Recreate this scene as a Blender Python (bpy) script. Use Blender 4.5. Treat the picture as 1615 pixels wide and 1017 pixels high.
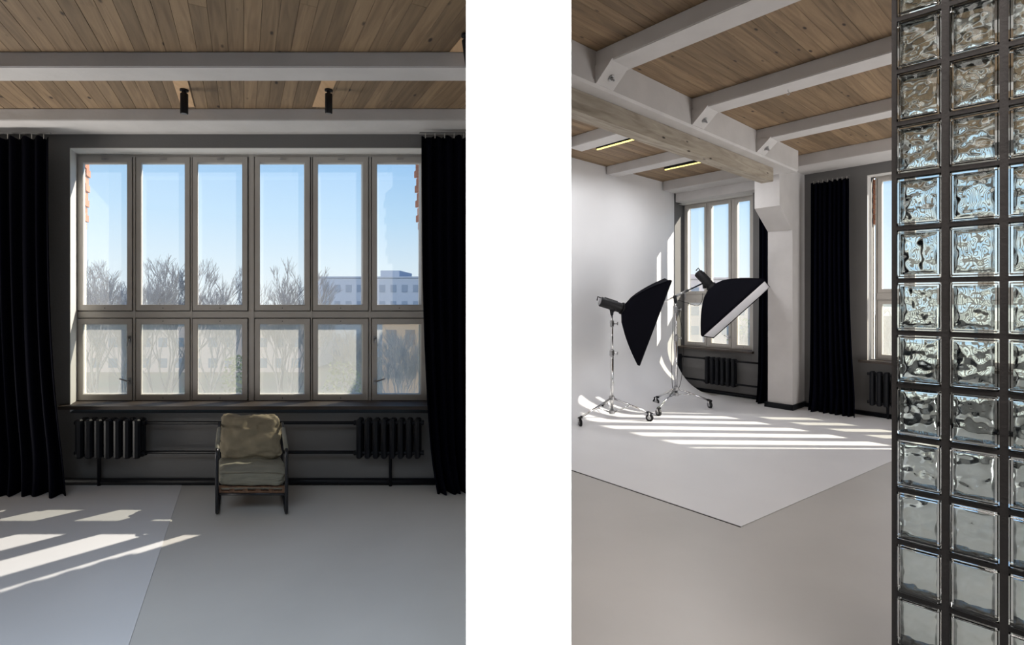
import bpy, bmesh, math, random
from mathutils import Vector, Matrix, noise
random.seed(11)
SC = bpy.context.scene
COL = SC.collection
for o in list(bpy.data.objects): bpy.data.objects.remove(o)

# ------------------------------------------------------------------ camera
FPX, W, H = 812.0, 1615.0, 1017.0
EYE, CX, HY = 1.70, 807.5, 471.0
cam = bpy.data.cameras.new('camera'); co = bpy.data.objects.new('camera', cam); COL.objects.link(co)
cam.sensor_fit = 'HORIZONTAL'; cam.sensor_width = 36; cam.lens = 36*FPX/W
cam.shift_y = (HY - H/2)/W
cam.clip_start = .05; cam.clip_end = 500
co.location = (0, 0, EYE); co.rotation_euler = (math.pi/2, 0, 0)
SC.camera = co
SC.view_settings.view_transform = 'Standard'
SC.view_settings.look = 'None'; SC.view_settings.gamma = 1; SC.view_settings.exposure = 0
SC.view_settings.use_curve_mapping = False
try: SC.cycles.use_denoising = True
except Exception: pass
SC.cycles.max_bounces = 14; SC.cycles.transmission_bounces = 14; SC.cycles.transparent_max_bounces = 24
SC.cycles.diffuse_bounces = 5; SC.cycles.sample_clamp_indirect = 4

# ------------------------------------------------------------------ world: clear spring sky
wd = bpy.data.worlds.new('sky'); SC.world = wd; wd.use_nodes = True
nt = wd.node_tree; nt.nodes.clear()
out = nt.nodes.new('ShaderNodeOutputWorld'); bg = nt.nodes.new('ShaderNodeBackground')
tc = nt.nodes.new('ShaderNodeTexCoord'); sx = nt.nodes.new('ShaderNodeSeparateXYZ'); cr = nt.nodes.new('ShaderNodeValToRGB')
nt.links.new(tc.outputs['Generated'], sx.inputs[0]); nt.links.new(sx.outputs['Z'], cr.inputs[0])
nt.links.new(cr.outputs[0], bg.inputs[0]); nt.links.new(bg.outputs[0], out.inputs[0])
e = cr.color_ramp.elements
e[0].position = 0.0; e[0].color = (.80, .88, .92, 1)
e[1].position = .55; e[1].color = (.10, .26, .68, 1)
for p, c in ((.06, (.70, .85, .95, 1)), (.15, (.50, .74, .96, 1)), (.28, (.30, .57, .92, 1))):
    n = e.new(p); n.color = c
bg.inputs[1].default_value = 1.15

# ------------------------------------------------------------------ lights
def lamp(name, kind, loc, to, energy, color=(1, 1, 1), **k):
    l = bpy.data.lights.new(name, kind); l.energy = energy; l.color = color
    for a, b in k.items(): setattr(l, a, b)
    o = bpy.data.objects.new(name, l); COL.objects.link(o); o.location = loc
    o.rotation_euler = (Vector(to) - Vector(loc)).to_track_quat('-Z', 'Y').to_euler()
    return o
SUN = (1, .93, .80)
dA = Vector((.69, .73, .975)).normalized()
aimA = Vector((-2.3, 4.95, 1.9))
lamp('daylight_lamp', 'SPOT', aimA + dA*32, aimA, 120000, SUN, spot_size=math.radians(9.4), spot_blend=.05, shadow_soft_size=.16)
dB = Vector((.99, -.10, .68)).normalized()
aimB = Vector((5.1, 7.9, 2.1))
lamp('daylight_lamp', 'SPOT', aimB + dB*32, aimB, 170000, SUN, spot_size=math.radians(14.5), spot_blend=.05, shadow_soft_size=.16)
# extra sun added from behind the halls to brighten yard and far facades
sl = lamp('yard_fill_sun', 'SUN', (0, -20, 30), (6, 0, 14), 2.2, (1, .95, .88), angle=math.radians(2))
# unseen overhead fill lights, added to brighten the near floors
lamp('overhead_fill_light', 'AREA', (-1.9, .3, 3.15), (-1.9, .9, 0), 66, (.74, .87, 1), shape='RECTANGLE', size=3.0, size_y=1.6, spread=math.radians(105))
lamp('overhead_fill_light', 'AREA', (2.1, 1.0, 3.6), (2.6, 3.2, 0), 70, (1, .92, .87), shape='RECTANGLE', size=2.4, size_y=2.0, spread=math.radians(105))
# upward fill lights added out of frame, imitating bounce from sunlit floor
lamp('floor_bounce_fill', 'AREA', (-6.2, 3.9, .25), (-5.4, 3.9, 3.2), 240, (1, .95, .88), shape='RECTANGLE', size=2.6, size_y=2.6)
lamp('floor_bounce_fill', 'AREA', (6.6, 3.6, .3), (6.0, 4.2, 3.8), 140, (1, .95, .90), shape='RECTANGLE', size=2.6, size_y=2.6)
lamp('side_fill_light', 'AREA', (7.6, 2.2, 2.3), (1.9, 8.2, 2.2), 24, (.95, .97, 1), shape='RECTANGLE', size=3.0, size_y=2.0, spread=math.radians(100))  # unseen fill light added to brighten the backdrop wall
lamp('divider_fill_lamp', 'SPOT', (.02, -1.2, 1.95), (.02, 1.6, 1.66), 1150, (1, 1, 1), spot_size=math.radians(60), spot_blend=0, shadow_soft_size=.001)  # spot added behind the camera to keep the divider white

# ------------------------------------------------------------------ two hall frames
SK, DW = .520, 4.73                  # left hall: direction of its depth, distance of its window wall
UX, UY, VX, VY = .6597, -.7518, .7518, .6597   # right hall: along its window wall, and towards it
def Lf(x, t, z): return Vector((x + SK*t, DW - t, z))
def Rf(u, v, z): return Vector((UX*u + VX*v, UY*u + VY*v, z))
def lx(px, t=0): return (px - CX)/FPX*(DW - t) - SK*t
def lz(py, t=0): return EYE + (HY - py)/FPX*(DW - t)
def ru(px, v):
    k = (px - CX)/FPX
    return v*(UX*k - UY*0 - VX if False else (VY*k - VX))/(UX - UY*k)
def rz(py, u, v): return EYE + (HY - py)/FPX*(UY*u + VY*v)
def I(x, y, z): return Vector((x, y, z))

# ------------------------------------------------------------------ materials
def mat(name, color=(.5, .5, .5), rough=.6, metal=0, noise_s=0, noise_a=.15, bump=0, bump_s=60, spec=.5, col2=None, coat=0):
    m = bpy.data.materials.new(name); m.use_nodes = True
    t = m.node_tree; b = t.nodes['Principled BSDF']
    b.inputs['Base Color'].default_value = (*color, 1); b.inputs['Roughness'].default_value = rough
    b.inputs['Metallic'].default_value = metal; b.inputs['Specular IOR Level'].default_value = spec
    tcn = t.nodes.new('ShaderNodeTexCoord')
    if noise_s:
        n = t.nodes.new('ShaderNodeTexNoise'); n.inputs['Scale'].default_value = noise_s; n.inputs['Detail'].default_value = 6
        t.links.new(tcn.outputs['Object'], n.inputs['Vector'])
        r = t.nodes.new('ShaderNodeValToRGB'); t.links.new(n.outputs['Fac'], r.inputs[0])
        c2 = col2 or tuple(c*(1 - noise_a*2) for c in color)
        r.color_ramp.elements[0].position = .3; r.color_ramp.elements[1].position = .7
        r.color_ramp.elements[0].color = (*c2, 1); r.color_ramp.elements[1].color = (*color, 1)
        t.links.new(r.outputs[0], b.inputs['Base Color'])
    if bump:
        n = t.nodes.new('ShaderNodeTexNoise'); n.inputs['Scale'].default_value = bump_s; n.inputs['Detail'].default_value = 5
        t.links.new(tcn.outputs['Object'], n.inputs['Vector'])
        bp = t.nodes.new('ShaderNodeBump'); bp.inputs['Strength'].default_value = bump; bp.inputs['Distance'].default_value = .01
        t.links.new(n.outputs['Fac'], bp.inputs['Height']); t.links.new(bp.outputs[0], b.inputs['Normal'])
    return m
def wood(name, c1, c2, knots=True, stretch=(14, .9, 14), vary=.35):
    m = bpy.data.materials.new(name); m.use_nodes = True
    t = m.node_tree; b = t.nodes['Principled BSDF']; b.inputs['Roughness'].default_value = .6
    N = t.nodes.new; Lk = t.links.new
    tcn = N('ShaderNodeTexCoord'); oi = N('ShaderNodeObjectInfo')
    mp = N('ShaderNodeMapping'); mp.inputs['Scale'].default_value = stretch
    add = N('ShaderNodeVectorMath'); add.operation = 'ADD'
    mul = N('ShaderNodeVectorMath'); mul.operation = 'SCALE'; mul.inputs[0].default_value = (37, 61, 13)
    Lk(oi.outputs['Random'], mul.inputs['Scale']); Lk(tcn.outputs['Object'], mp.inputs[0])
    Lk(mp.outputs[0], add.inputs[0]); Lk(mul.outputs[0], add.inputs[1])
    n = N('ShaderNodeTexNoise'); n.inputs['Scale'].default_value = 1.6; n.inputs['Detail'].default_value = 7; n.inputs['Distortion'].default_value = 1.2
    Lk(add.outputs[0], n.inputs['Vector'])
    r = N('ShaderNodeValToRGB'); r.color_ramp.elements[0].position = .32; r.color_ramp.elements[1].position = .68
    r.color_ramp.elements[0].color = (*c2, 1); r.color_ramp.elements[1].color = (*c1, 1)
    Lk(n.outputs['Fac'], r.inputs[0])
    mr = N('ShaderNodeMapRange'); mr.inputs['To Min'].default_value = 1 - vary; mr.inputs['To Max'].default_value = 1 + vary
    Lk(oi.outputs['Random'], mr.inputs['Value'])
    mx = N('ShaderNodeVectorMath'); mx.operation = 'SCALE'; Lk(r.outputs[0], mx.inputs[0]); Lk(mr.outputs[0], mx.inputs['Scale'])
    last = mx.outputs[0]
    if knots:
        mp2 = N('ShaderNodeMapping'); mp2.inputs['Scale'].default_value = (9, 3.4, 9)
        add2 = N('ShaderNodeVectorMath'); add2.operation = 'ADD'
        Lk(tcn.outputs['Object'], mp2.inputs[0]); Lk(mp2.outputs[0], add2.inputs[0]); Lk(mul.outputs[0], add2.inputs[1])
        v = N('ShaderNodeTexVoronoi'); v.inputs['Scale'].default_value = 1
        Lk(add2.outputs[0], v.inputs['Vector'])
        k = N('ShaderNodeValToRGB'); k.color_ramp.elements[0].position = .06; k.color_ramp.elements[1].position = .13
        k.color_ramp.elements[0].color = (.08, .05, .04, 1); k.color_ramp.elements[1].color = (1, 1, 1, 1)
        Lk(v.outputs['Distance'], k.inputs[0])
        mm = N('ShaderNodeVectorMath'); mm.operation = 'MULTIPLY'; Lk(last, mm.inputs[0]); Lk(k.outputs[0], mm.inputs[1]); last = mm.outputs[0]
    Lk(last, b.inputs['Base Color'])
    bp = N('ShaderNodeBump'); bp.inputs['Strength'].default_value = .25; bp.inputs['Distance'].default_value = .004
    Lk(n.outputs['Fac'], bp.inputs['Height']); Lk(bp.outputs[0], b.inputs['Normal'])
    return m
def glass_mat(name, color, ior=1.5, rough=0):
    m = bpy.data.materials.new(name); m.use_nodes = True; t = m.node_tree
    b = t.nodes['Principled BSDF']
    b.inputs['Base Color'].default_value = (*color, 1); b.inputs['Roughness'].default_value = rough
    b.inputs['Transmission Weight'].default_value = 1; b.inputs['IOR'].default_value = ior
    return m
def pane_mat(name, tint, dust, refl=.06):
    m = bpy.data.materials.new(name); m.use_nodes = True; t = m.node_tree; t.nodes.clear()
    N = t.nodes.new; o = N('ShaderNodeOutputMaterial'); a = N('ShaderNodeBsdfTransparent'); a.inputs[0].default_value = (*tint, 1)
    g = N('ShaderNodeBsdfGlossy'); g.inputs['Roughness'].default_value = .02
    tr = N('ShaderNodeBsdfTranslucent'); tr.inputs[0].default_value = (.9, .88, .84, 1)
    m1 = N('ShaderNodeMixShader'); m1.inputs[0].default_value = refl
    m2 = N('ShaderNodeMixShader'); m2.inputs[0].default_value = dust
    t.links.new(a.outputs[0], m1.inputs[1]); t.links.new(g.outputs[0], m1.inputs[2])
    t.links.new(m1.outputs[0], m2.inputs[1]); t.links.new(tr.outputs[0], m2.inputs[2]); t.links.new(m2.outputs[0], o.inputs[0])
    return m
def emit_mat(name, color, s):
    m = bpy.data.materials.new(name); m.use_nodes = True; t = m.node_tree; b = t.nodes['Principled BSDF']
    b.inputs['Emission Color'].default_value = (*color, 1); b.inputs['Emission Strength'].default_value = s
    b.inputs['Base Color'].default_value = (*color, 1)
    return m
M = dict(
    wall=mat('grey_plaster', (.16, .156, .153), .8, noise_s=1.5, noise_a=.05, bump=.15),
    beam=mat('grey_paint', (.58, .56, .55), .7, noise_s=3, noise_a=.06, bump=.25, bump_s=18),
    white=mat('white_plaster', (.93, .93, .93), .7, bump=.02),
    cyc=mat('white_backdrop_paint', (.72, .72, .735), .40, noise_s=1.3, noise_a=.025, bump=.05, bump_s=9),
    sheet=mat('darker_backdrop_paint', (.57, .57, .59), .36, noise_s=1.1, noise_a=.04, bump=.05, bump_s=9),  # backdrop paint in a darker tone for the left floor sheet
    lining=mat('white_reveal_plaster', (.62, .61, .59), .8),
    floor=mat('grey_screed', (.50, .485, .465), .38, noise_s=.9, noise_a=.07, bump=.10, bump_s=7),
    board=wood('ceiling_board_wood', (.27, .185, .108), (.165, .108, .062), vary=.2),
    pale=wood('pale_new_wood', (.66, .44, .26), (.56, .36, .2), knots=False, vary=.05),
    timber=wood('raw_timber', (.42, .37, .30), (.24, .20, .155), stretch=(9, 1.0, 9), vary=.05),
    sill=wood('dark_sill_wood', (.055, .04, .032), (.03, .022, .018), knots=False, stretch=(1, 9, 9), vary=.1),
    rail=wood('brown_rail_wood', (.20, .10, .05), (.10, .05, .028), knots=False, vary=.05),
    frame=mat('window_paint', (.47, .445, .415), .55, noise_s=4, noise_a=.04),
    bead=mat('white_outer_paint', (.85, .84, .80), .6),
    black=mat('black_iron', (.004, .005, .008), .5, spec=.25, bump=.05),
    seal=mat('dark_rubber', (.02, .02, .02), .8),
    curtain=mat('navy_curtain', (.0016, .0019, .0055), .95, spec=.05),
    chrome=mat('chrome', (.72, .72, .73), .16, metal=1),
    steel=mat('brushed_steel', (.42, .42, .43), .35, metal=1),
    blackplastic=mat('black_plastic', (.008, .008, .010), .5, spec=.3),
    boxcloth=mat('black_softbox_cloth', (.003, .003, .006), .85, spec=.08),
    diffuser=mat('white_diffuser_cloth', (.80, .80, .84), .8),
    canvas=mat('olive_canvas', (.25, .21, .14), .8, noise_s=9, noise_a=.12, bump=.5, bump_s=14),
    canvas2=mat('grey_olive_canvas', (.21, .20, .155), .75, noise_s=9, noise_a=.12, bump=.5, bump_s=14),
    tube=mat('black_steel_tube', (.03, .03, .034), .3, metal=.6),
    pane=pane_mat('clear_pane', (.99, .99, .99), .035),
    dusty=pane_mat('dusty_pane', (.86, .86, .82), .17),
    tint=pane_mat('tinted_film', (.80, .87, .96), .0, 0),
    glass=glass_mat('glass_block_glass', (.93, .985, .98), 1.48),
    mortar=mat('dark_mortar', (.028, .025, .024), .85, noise_s=20, noise_a=.1, bump=.3),
    glow=emit_mat('lamp_tube_light', (1, .86, .28), 1.6),
    brick=mat('orange_brick', (.62, .27, .17), .9, noise_s=8, noise_a=.15),
    outplaster=mat('cream_outer_plaster', (.85, .80, .70), .9),
    bark=mat('pale_hazed_bark', (.52, .49, .46), .9, noise_s=3, noise_a=.15),  # birch bark, kept pale so its colour carries the distance haze
    barkdark=mat('grey_bark', (.34, .32, .31), .9),
    grass=mat('spring_grass', (.30, .31, .20), .95, noise_s=.15, noise_a=.2, col2=(.34, .28, .20)),
    bluewall=mat('blue_grey_panel', (.36, .42, .50), .9),
    blueglass=mat('dull_window_glass', (.20, .26, .34), .3),
    sandwall=mat('sand_render', (.78, .56, .38), .9, noise_s=.6, noise_a=.06),
    sandglass=mat('brown_window_glass', (.36, .28, .24), .3),
    pinkwall=mat('pink_grey_render', (.62, .54, .52), .9),
    leaf=mat('young_green_leaves', (.42, .47, .22), .9, noise_s=2, noise_a=.2),
    roof=mat('roof_slab', (.12, .12, .12), .9),
    foyer=mat('foyer_wall_paint', (.2, .2, .2), .9),
)

# ------------------------------------------------------------------ mesh helpers
ORG = {}
class MB:
    def __init__(s, F=I): s.bm = bmesh.new(); s.F = F
    def box(s, x0, x1, y0, y1, z0, z1, F=None, bev=0):
        F = F or s.F
        vs = [s.bm.verts.new(F(x, y, z)) for x in (x0, x1) for y in (y0, y1) for z in (z0, z1)]
        fs = [s.bm.faces.new([vs[i] for i in q]) for q in ((0,1,3,2),(4,6,7,5),(0,4,5,1),(2,3,7,6),(0,2,6,4),(1,5,7,3))]
        if bev:
            es = list({e for f in fs for e in f.edges})
            bmesh.ops.bevel(s.bm, geom=es, offset=bev, segments=2, affect='EDGES', profile=.6)
        return s
    def prism(s, pts, a, b, F=None):       # pts: list of (p,q); F(p,q,w) with w from a to b
        F = F or s.F; n = len(pts)
        A = [s.bm.verts.new(F(p, q, a)) for p, q in pts]; B = [s.bm.verts.new(F(p, q, b)) for p, q in pts]
        s.bm.faces.new(A[::-1]); s.bm.faces.new(B)
        for i in range(n): s.bm.faces.new((A[i], A[(i+1) % n], B[(i+1) % n], B[i]))
        return s
    def tube(s, pts, r, n=8, cap=True):
        pts = [Vector(p) for p in pts]; rings = []
        rr = r if isinstance(r, (list, tuple)) else [r]*len(pts)
        prev = None
        for i, p in enumerate(pts):
            if i == 0: d = pts[1]-p
            elif i == len(pts)-1: d = p-pts[i-1]
            else: d = (pts[i+1]-p).normalized() + (p-pts[i-1]).normalized()
            d.normalize()
            if prev is None:
                a = d.orthogonal().normalized()
            else:
                a = (prev - d*prev.dot(d)); a = a.normalized() if a.length > 1e-5 else d.orthogonal().normalized()
            prev = a; b = d.cross(a)
            rings.append([s.bm.verts.new(p + (a*math.cos(2*math.pi*k/n) + b*math.sin(2*math.pi*k/n))*rr[i]) for k in range(n)])
        for i in range(len(rings)-1):
            for k in range(n):
                s.bm.faces.new((rings[i][k], rings[i][(k+1) % n], rings[i+1][(k+1) % n], rings[i+1][k]))
        if cap: s.bm.faces.new(rings[0][::-1]); s.bm.faces.new(rings[-1])
        return s
    def ball(s, c, r, sc=(1, 1, 1), u=10, v=7):
        mt = Matrix.Translation(Vector(c)) @ Matrix.Diagonal((r*sc[0], r*sc[1], r*sc[2], 1))
        bmesh.ops.create_uvsphere(s.bm, u_segments=u, v_segments=v, radius=1, matrix=mt)
        return s
def put(name, mb, m, parent=None, smooth=False, origin=None):
    bm = mb.bm
    bmesh.ops.recalc_face_normals(bm, faces=bm.faces)
    if parent is not None: o0 = ORG[parent.name]
    elif origin is not None: o0 = Vector(origin)
    else:
        xs = [v.co for v in bm.verts]
        o0 = Vector(((min(v.x for v in xs)+max(v.x for v in xs))/2, (min(v.y for v in xs)+max(v.y for v in xs))/2, min(v.z for v in xs)))
    for v in bm.verts: v.co -= o0
    me = bpy.data.meshes.new(name); bm.to_mesh(me); bm.free()
    if smooth:
        for p in me.polygons: p.use_smooth = True
    me.materials.append(M[m] if isinstance(m, str) else m)
    o = bpy.data.objects.new(name, me); COL.objects.link(o)
    if parent is not None: o.parent = parent
    else: o.location = o0
    ORG[o.name] = o0.copy()
    return o
def autosmooth(o, deg=40):
    me = o.data; bm = bmesh.new(); bm.from_mesh(me)
    for f in bm.faces: f.smooth = True
    for e in bm.edges:
        if len(e.link_faces) == 2 and e.calc_face_angle(0) > math.radians(deg): e.smooth = False
    bm.to_mesh(me); bm.free(); return o
def tag(o, label, cat, group=None):
    o['label'] = label; o['category'] = cat
    if group: o['group'] = group
    return o
def struct(o): o['kind'] = 'structure'; return o
def thing(name, label, cat, loc, group=None):
    o = bpy.data.objects.new(name, None); COL.objects.link(o); o.location = loc; o.empty_display_size = .1
    ORG[o.name] = Vector(loc); return tag(o, label, cat, group)
def root(name, loc):
    o = bpy.data.objects.new(name, None); COL.objects.link(o); o.location = loc; ORG[o.name] = Vector(loc); return struct(o)

# ------------------------------------------------------------------ shell
LCE, RCE = EYE + 1.61, EYE + 2.12            # ceiling heights of the two halls
V0, U0 = 8.85, -5.22                         # right hall: window wall and backdrop wall
floor = struct(put('floor', MB().prism([(-11, -3.6), (9.5, -3.6), (9.5, 3.0), (4.3, 9.2), (-.3, 12.6), (-.3, 5.1), (-11, 5.1)], -.12, 0), 'floor'))
rb = [tuple(Rf(5.4, 9.2, 0))[:2], tuple(Rf(U0-.3, 9.2, 0))[:2]]
roof = struct(put('ceiling', MB().prism([(-11.2, -3.7), (10.9, -3.7)] + rb + [(.60, 7.6), (.30, 5.6), (-.36, 5.25), (-11.2, 5.25)], 4.02, 4.10), 'roof'))
mid = MB().prism([(-.1429, 1.6), (.1842, 1.6), (.84, 7.66), (.62, 7.8), (.30, 5.6), (-.36, 5.25), (-.365, 4.7)], 0, 4.02)
struct(put('wall_gap_filler', mid, 'white'))  # added wall, stands in for the blank white gap between the views
# window wall of the left hall
wx0, wx1 = lx(110), lx(676, -.2) + .03
wz0, wz1 = lz(646), lz(233)
mb = MB(Lf)
mb.box(-9.5, wx0, -.36, 0, 0, 4.02); mb.box(wx1, lx(735)+.12, -.36, 0, 0, 4.02)
mb.box(wx0, wx1, -.36, 0, 0, wz0-.03); mb.box(wx0, wx1, -.36, 0, wz1, 4.02)
struct(put('wall_north', mb, 'wall'))
# outer facing of the same wall: cream reveal with bare brick near the top
mb = MB(Lf)
mb.box(wx0-.3, wx0+.012, -.46, -.365, wz0-.3, wz1+.3); mb.box(wx1-.04, wx1+.3, -.46, -.365, wz0-.3, wz1+.3)
fc = root('outer_facing', Lf(wx0, -.53, wz0)); put('reveal', mb, 'outplaster', fc)
for i in range(9):
    z = wz1 - .02 - i*.075
    put('brick', MB(Lf).box(wx0-.2, wx0+.030+(i % 2)*.016 - .003*i, -.50, -.365, z-.066, z), 'brick', fc)
    put('brick', MB(Lf).box(wx1-.055-(i % 2)*.018 + .003*i, wx1+.2, -.50, -.365, z-.066, z), 'brick', fc)
# west, south, east walls
struct(put('wall_west', MB().box(-11.2, -11, -3.6, 5.2, 0, 4.02), 'foyer'))
struct(put('wall_south', MB().box(-11.2, 9.7, -3.8, -3.6, 0, 4.02), 'foyer'))
struct(put('wall_east', MB().prism([(9.5, -3.6), (9.7, -3.6), (9.7, 3.4), (9.5, 3.4)], 0, 4.02), 'foyer'))
# window wall of the right hall with two openings
ua0, ua1 = ru(1068, V0) , ru(1187.5, V0)
ub0 = ru(1367.6, V0); ub1 = ub0 + 2.62
rz0, rz1 = EYE - .90, EYE + 1.80
mb = MB(Rf)
mb.box(U0-.25, ua0, V0, V0+.30, 0, 4.02); mb.box(ua1, ub0, V0, V0+.30, 0, 4.02); mb.box(ub1, 5.4, V0, V0+.30, 0, 4.02)
for a, b in ((ua0, ua1), (ub0, ub1)):
    mb.box(a, b, V0, V0+.30, 0, rz0-.03); mb.box(a, b, V0, V0+.30, rz1, 4.02)
struct(put('wall_northeast', mb, 'wall'))
# wall behind the backdrop
struct(put('wall_northwest', MB(Rf).box(U0-.25, U0-.06, 5.9, V0+.45, 0, 4.02), 'wall'))
# white backdrop: wall, cove and painted floor in one sheet, on both sides
R_ = .80; VE = 8.60
prof = [(U0, RCE), (U0, R_+.07), (U0, R_)] + [(U0 + R_ - R_*math.cos(a), R_ - R_*math.sin(a)) for a in [math.pi/2*i/64 for i in range(1, 65)]]
prof = [(p, max(q, .004)) for p, q in prof]
mb = MB(Rf); bm = mb.bm
def strip(prof, v0f, v1f):
    rows = []
    for p, q in prof:
        rows.append([bm.verts.new(Rf(p, v0f(p), q)), bm.verts.new(Rf(p, v1f(p), q))])
    for i in range(len(rows)-1): bm.faces.new((rows[i][0], rows[i][1], rows[i+1][1], rows[i+1][0]))
    return rows
prof += [(U0+R_+.01, .004), (-3.85, .004), (-3.555, .004), (-2.6, .004)]
rows = strip(prof, lambda p: max(3.81, -1.0716*p*.98), lambda p: VE if p < U0+R_+.005 else 8.79)
a = bm.verts.new(Rf(-1.757, 3.81, .004)); b = bm.verts.new(Rf(-1.15, 8.79, .004)); bm.faces.new((rows[-1][0], rows[-1][1], b, a))
bmesh.ops.recalc_face_normals(bm, faces=bm.faces)
cy = put('studio_backdrop', mb, 'cyc', smooth=False)
autosmooth(cy, 30)
for p in cy.data.polygons:
    p.use_smooth = False
sm = cy.modifiers.new('thickness', 'SOLIDIFY'); sm.thickness = .003; sm.offset = 0
# thickness must go below / behind: check which way the wall faces
tag(cy, 'white seamless backdrop wall curving down onto the floor of the right hall', 'backdrop')
mb = MB(Lf); mb.box(-8.5, lx(288), .02, 5.2, .0, .004)
tag(put('backdrop_floor_sheet', mb, 'sheet'), 'whiter backdrop sheet covering the floor left of the armchair', 'floor sheet')
# thin dark joint along the edge of the right hall's painted floor
mb = MB(Rf); mb.box(-4.3, -1.757, 3.800, 3.808, 0, .003)
tag(put('edge_seal', mb, 'seal'), 'thin dark seam along the near edge of the white backdrop floor', 'seam')

# ------------------------------------------------------------------ ceiling boards
def board_mesh(w, L, th=.02):
    mb = MB().box(-w/2, w/2, -L/2, L/2, 0, th); 
    bmesh.ops.bevel(mb.bm, geom=[e for e in mb.bm.edges if abs((e.verts[0].co-e.verts[1].co).y) > L*.9 and e.verts[0].co.z < th/2], offset=.0015, segments=1, affect='EDGES')
    bmesh.ops.recalc_face_normals(mb.bm, faces=mb.bm.faces)
    me = bpy.data.meshes.new('board'); mb.bm.to_mesh(me); mb.bm.free(); me.materials.append(M['board']); return me
cl = root('ceiling', (-3, 3, LCE))
ang = math.atan2(SK, 1.0)      # boards follow the left hall's depth
bw = .090; pitch = bw/math.cos(ang)
B1 = {}
for t0, t1 in ((0, 2.3), (2.3, 5.2), (0, 1.9), (1.9, 5.2), (0, 5.2)):
    B1[(t0, t1)] = board_mesh(bw-.0015, (t1-t0)/math.cos(ang)-.003)
for i in range(86):
    x = -8.0 + i*pitch + .01
    if x > -.28: break
    tend = min(5.2, -x/SK - .04)
    for (t0, t1) in (((0, 2.3), (2.3, 5.2)), ((0, 1.9), (1.9, 5.2)), ((0, 5.2),), ((0, 5.2),))[(i*7 + i//3) % 4]:
        if t0 > tend - .1: continue
        if t1 > tend:
            t1 = round(tend, 3)
            B1[(t0, t1)] = board_mesh(bw-.0015, (t1-t0)/math.cos(ang)-.003)
        c = Lf(x, (t0+t1)/2, LCE + random.uniform(0, .0025))
        o = bpy.data.objects.new('board', B1[(t0, t1)]); COL.objects.link(o)
        o.parent = cl; o.location = c - ORG[cl.name]; o.rotation_euler = (0, 0, ang)
cr_ = root('ceiling', (4, 4, RCE))
angR = math.atan2(-VX, VY)     # local +y along v
cache = {}
i = 0; u = -5.30
while u < 5.2:
    vs0 = max(-1.0716*u, -2.2) if u < 0 else -2.2
    vs0 = round(vs0, 1)
    cuts = [vs0, V0]
    if V0 - vs0 > 4 and i % 3: cuts = [vs0, 3.58 + 1.56*((i*5) % 3) , V0]
    if len(cuts) == 3 and cuts[1] <= vs0 + .3: cuts = [vs0, V0]
    for a, b in zip(cuts, cuts[1:]):
        key = round(b-a, 3)
        if key not in cache: cache[key] = board_mesh(.0982, key-.003)
        o = bpy.data.objects.new('board', cache[key]); COL.objects.link(o)
        o.parent = cr_; o.location = Rf(u, (a+b)/2, RCE + random.uniform(0, .0025)) - ORG[cr_.name]; o.rotation_euler = (0, 0, angR)
    u += .10; i += 1

# ------------------------------------------------------------------ beams of the left hall
def zy(h): return EYE + h
for t0, t1, lab in ((DW-3.572, DW-3.357, 'grey painted ceiling beam nearest the top of the left hall'), (-.0, DW-4.36, 'deep grey beam above the wide window of the left hall')):
    mb = MB(Lf).box(-9, min(-.30, -SK*t0-.05), t0, t1, zy(1.509), LCE+.001)
    bmesh.ops.bevel(mb.bm, geom=list(mb.bm.edges), offset=.006, segments=2, affect='EDGES')
    o = put('ceiling_beam', mb, 'beam'); tag(o, lab, 'beam')
# pale strips with spot cylinders
for px, a, b, lab in ((289.5, .42, 1.1, 'pale new board between the ceiling beams, the one on the left'), (512, .42, 1.1, 'pale new board between the ceiling beams, second from the left'),(0, 1.38, 2.5, 'pale new board at the top right corner of the left hall')):
    x = lx(px, (a+b)/2) if px else lx(735, 1.5)
    if px == 289.5: x = lx(290, .70)
    if px == 512: x = lx(511, .70)
    mb = MB(Lf).box(x-.055, x+.055, a, b, LCE-.006, LCE-.001)
    tag(put('pale_board', mb, 'pale'), lab, 'board')
def spot(name, base, tilt, lab):
    t = thing(name, lab, 'spotlight', base, 'black spotlights on the left ceiling')
    b = Vector(base)
    o = put('mount', MB().tube([b, b+Vector((0, 0, -.012))], .030, 16), 'blackplastic', t); autosmooth(o)
    o = put('arm', MB().box(b.x-.008, b.x+.008, b.y-.016, b.y+.016, b.z-.045, b.z-.010), 'blackplastic', t)
    p0 = b + Vector((0, 0, -.03)); p1 = p0 + Vector(tilt)
    d = (p1-p0).normalized()
    o = put('lamp_body', MB().tube([p0, p0+d*.004, p1-d*.004, p1], [.024, .027, .027, .025], 20), 'blackplastic', t); autosmooth(o)
    o = put('lens', MB().tube([p1, p1+d*.002], .02, 16), 'steel', t)
spot('spotlight', Lf(lx(290.5, .78), .78, LCE-.006), (0, .0, -.155), 'black cylinder spotlight hanging from the left pale board')
spot('spotlight', Lf(lx(518.5, .78), .78, LCE-.006), (-.008, .02, -.145), 'black cylinder spotlight hanging from the second pale board')
spot('spotlight', Lf(lx(735, 1.6), 1.6, LCE-.006), (.02, .03, -.155), 'black spotlight cut off at the upper right corner of the left hall')

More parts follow.
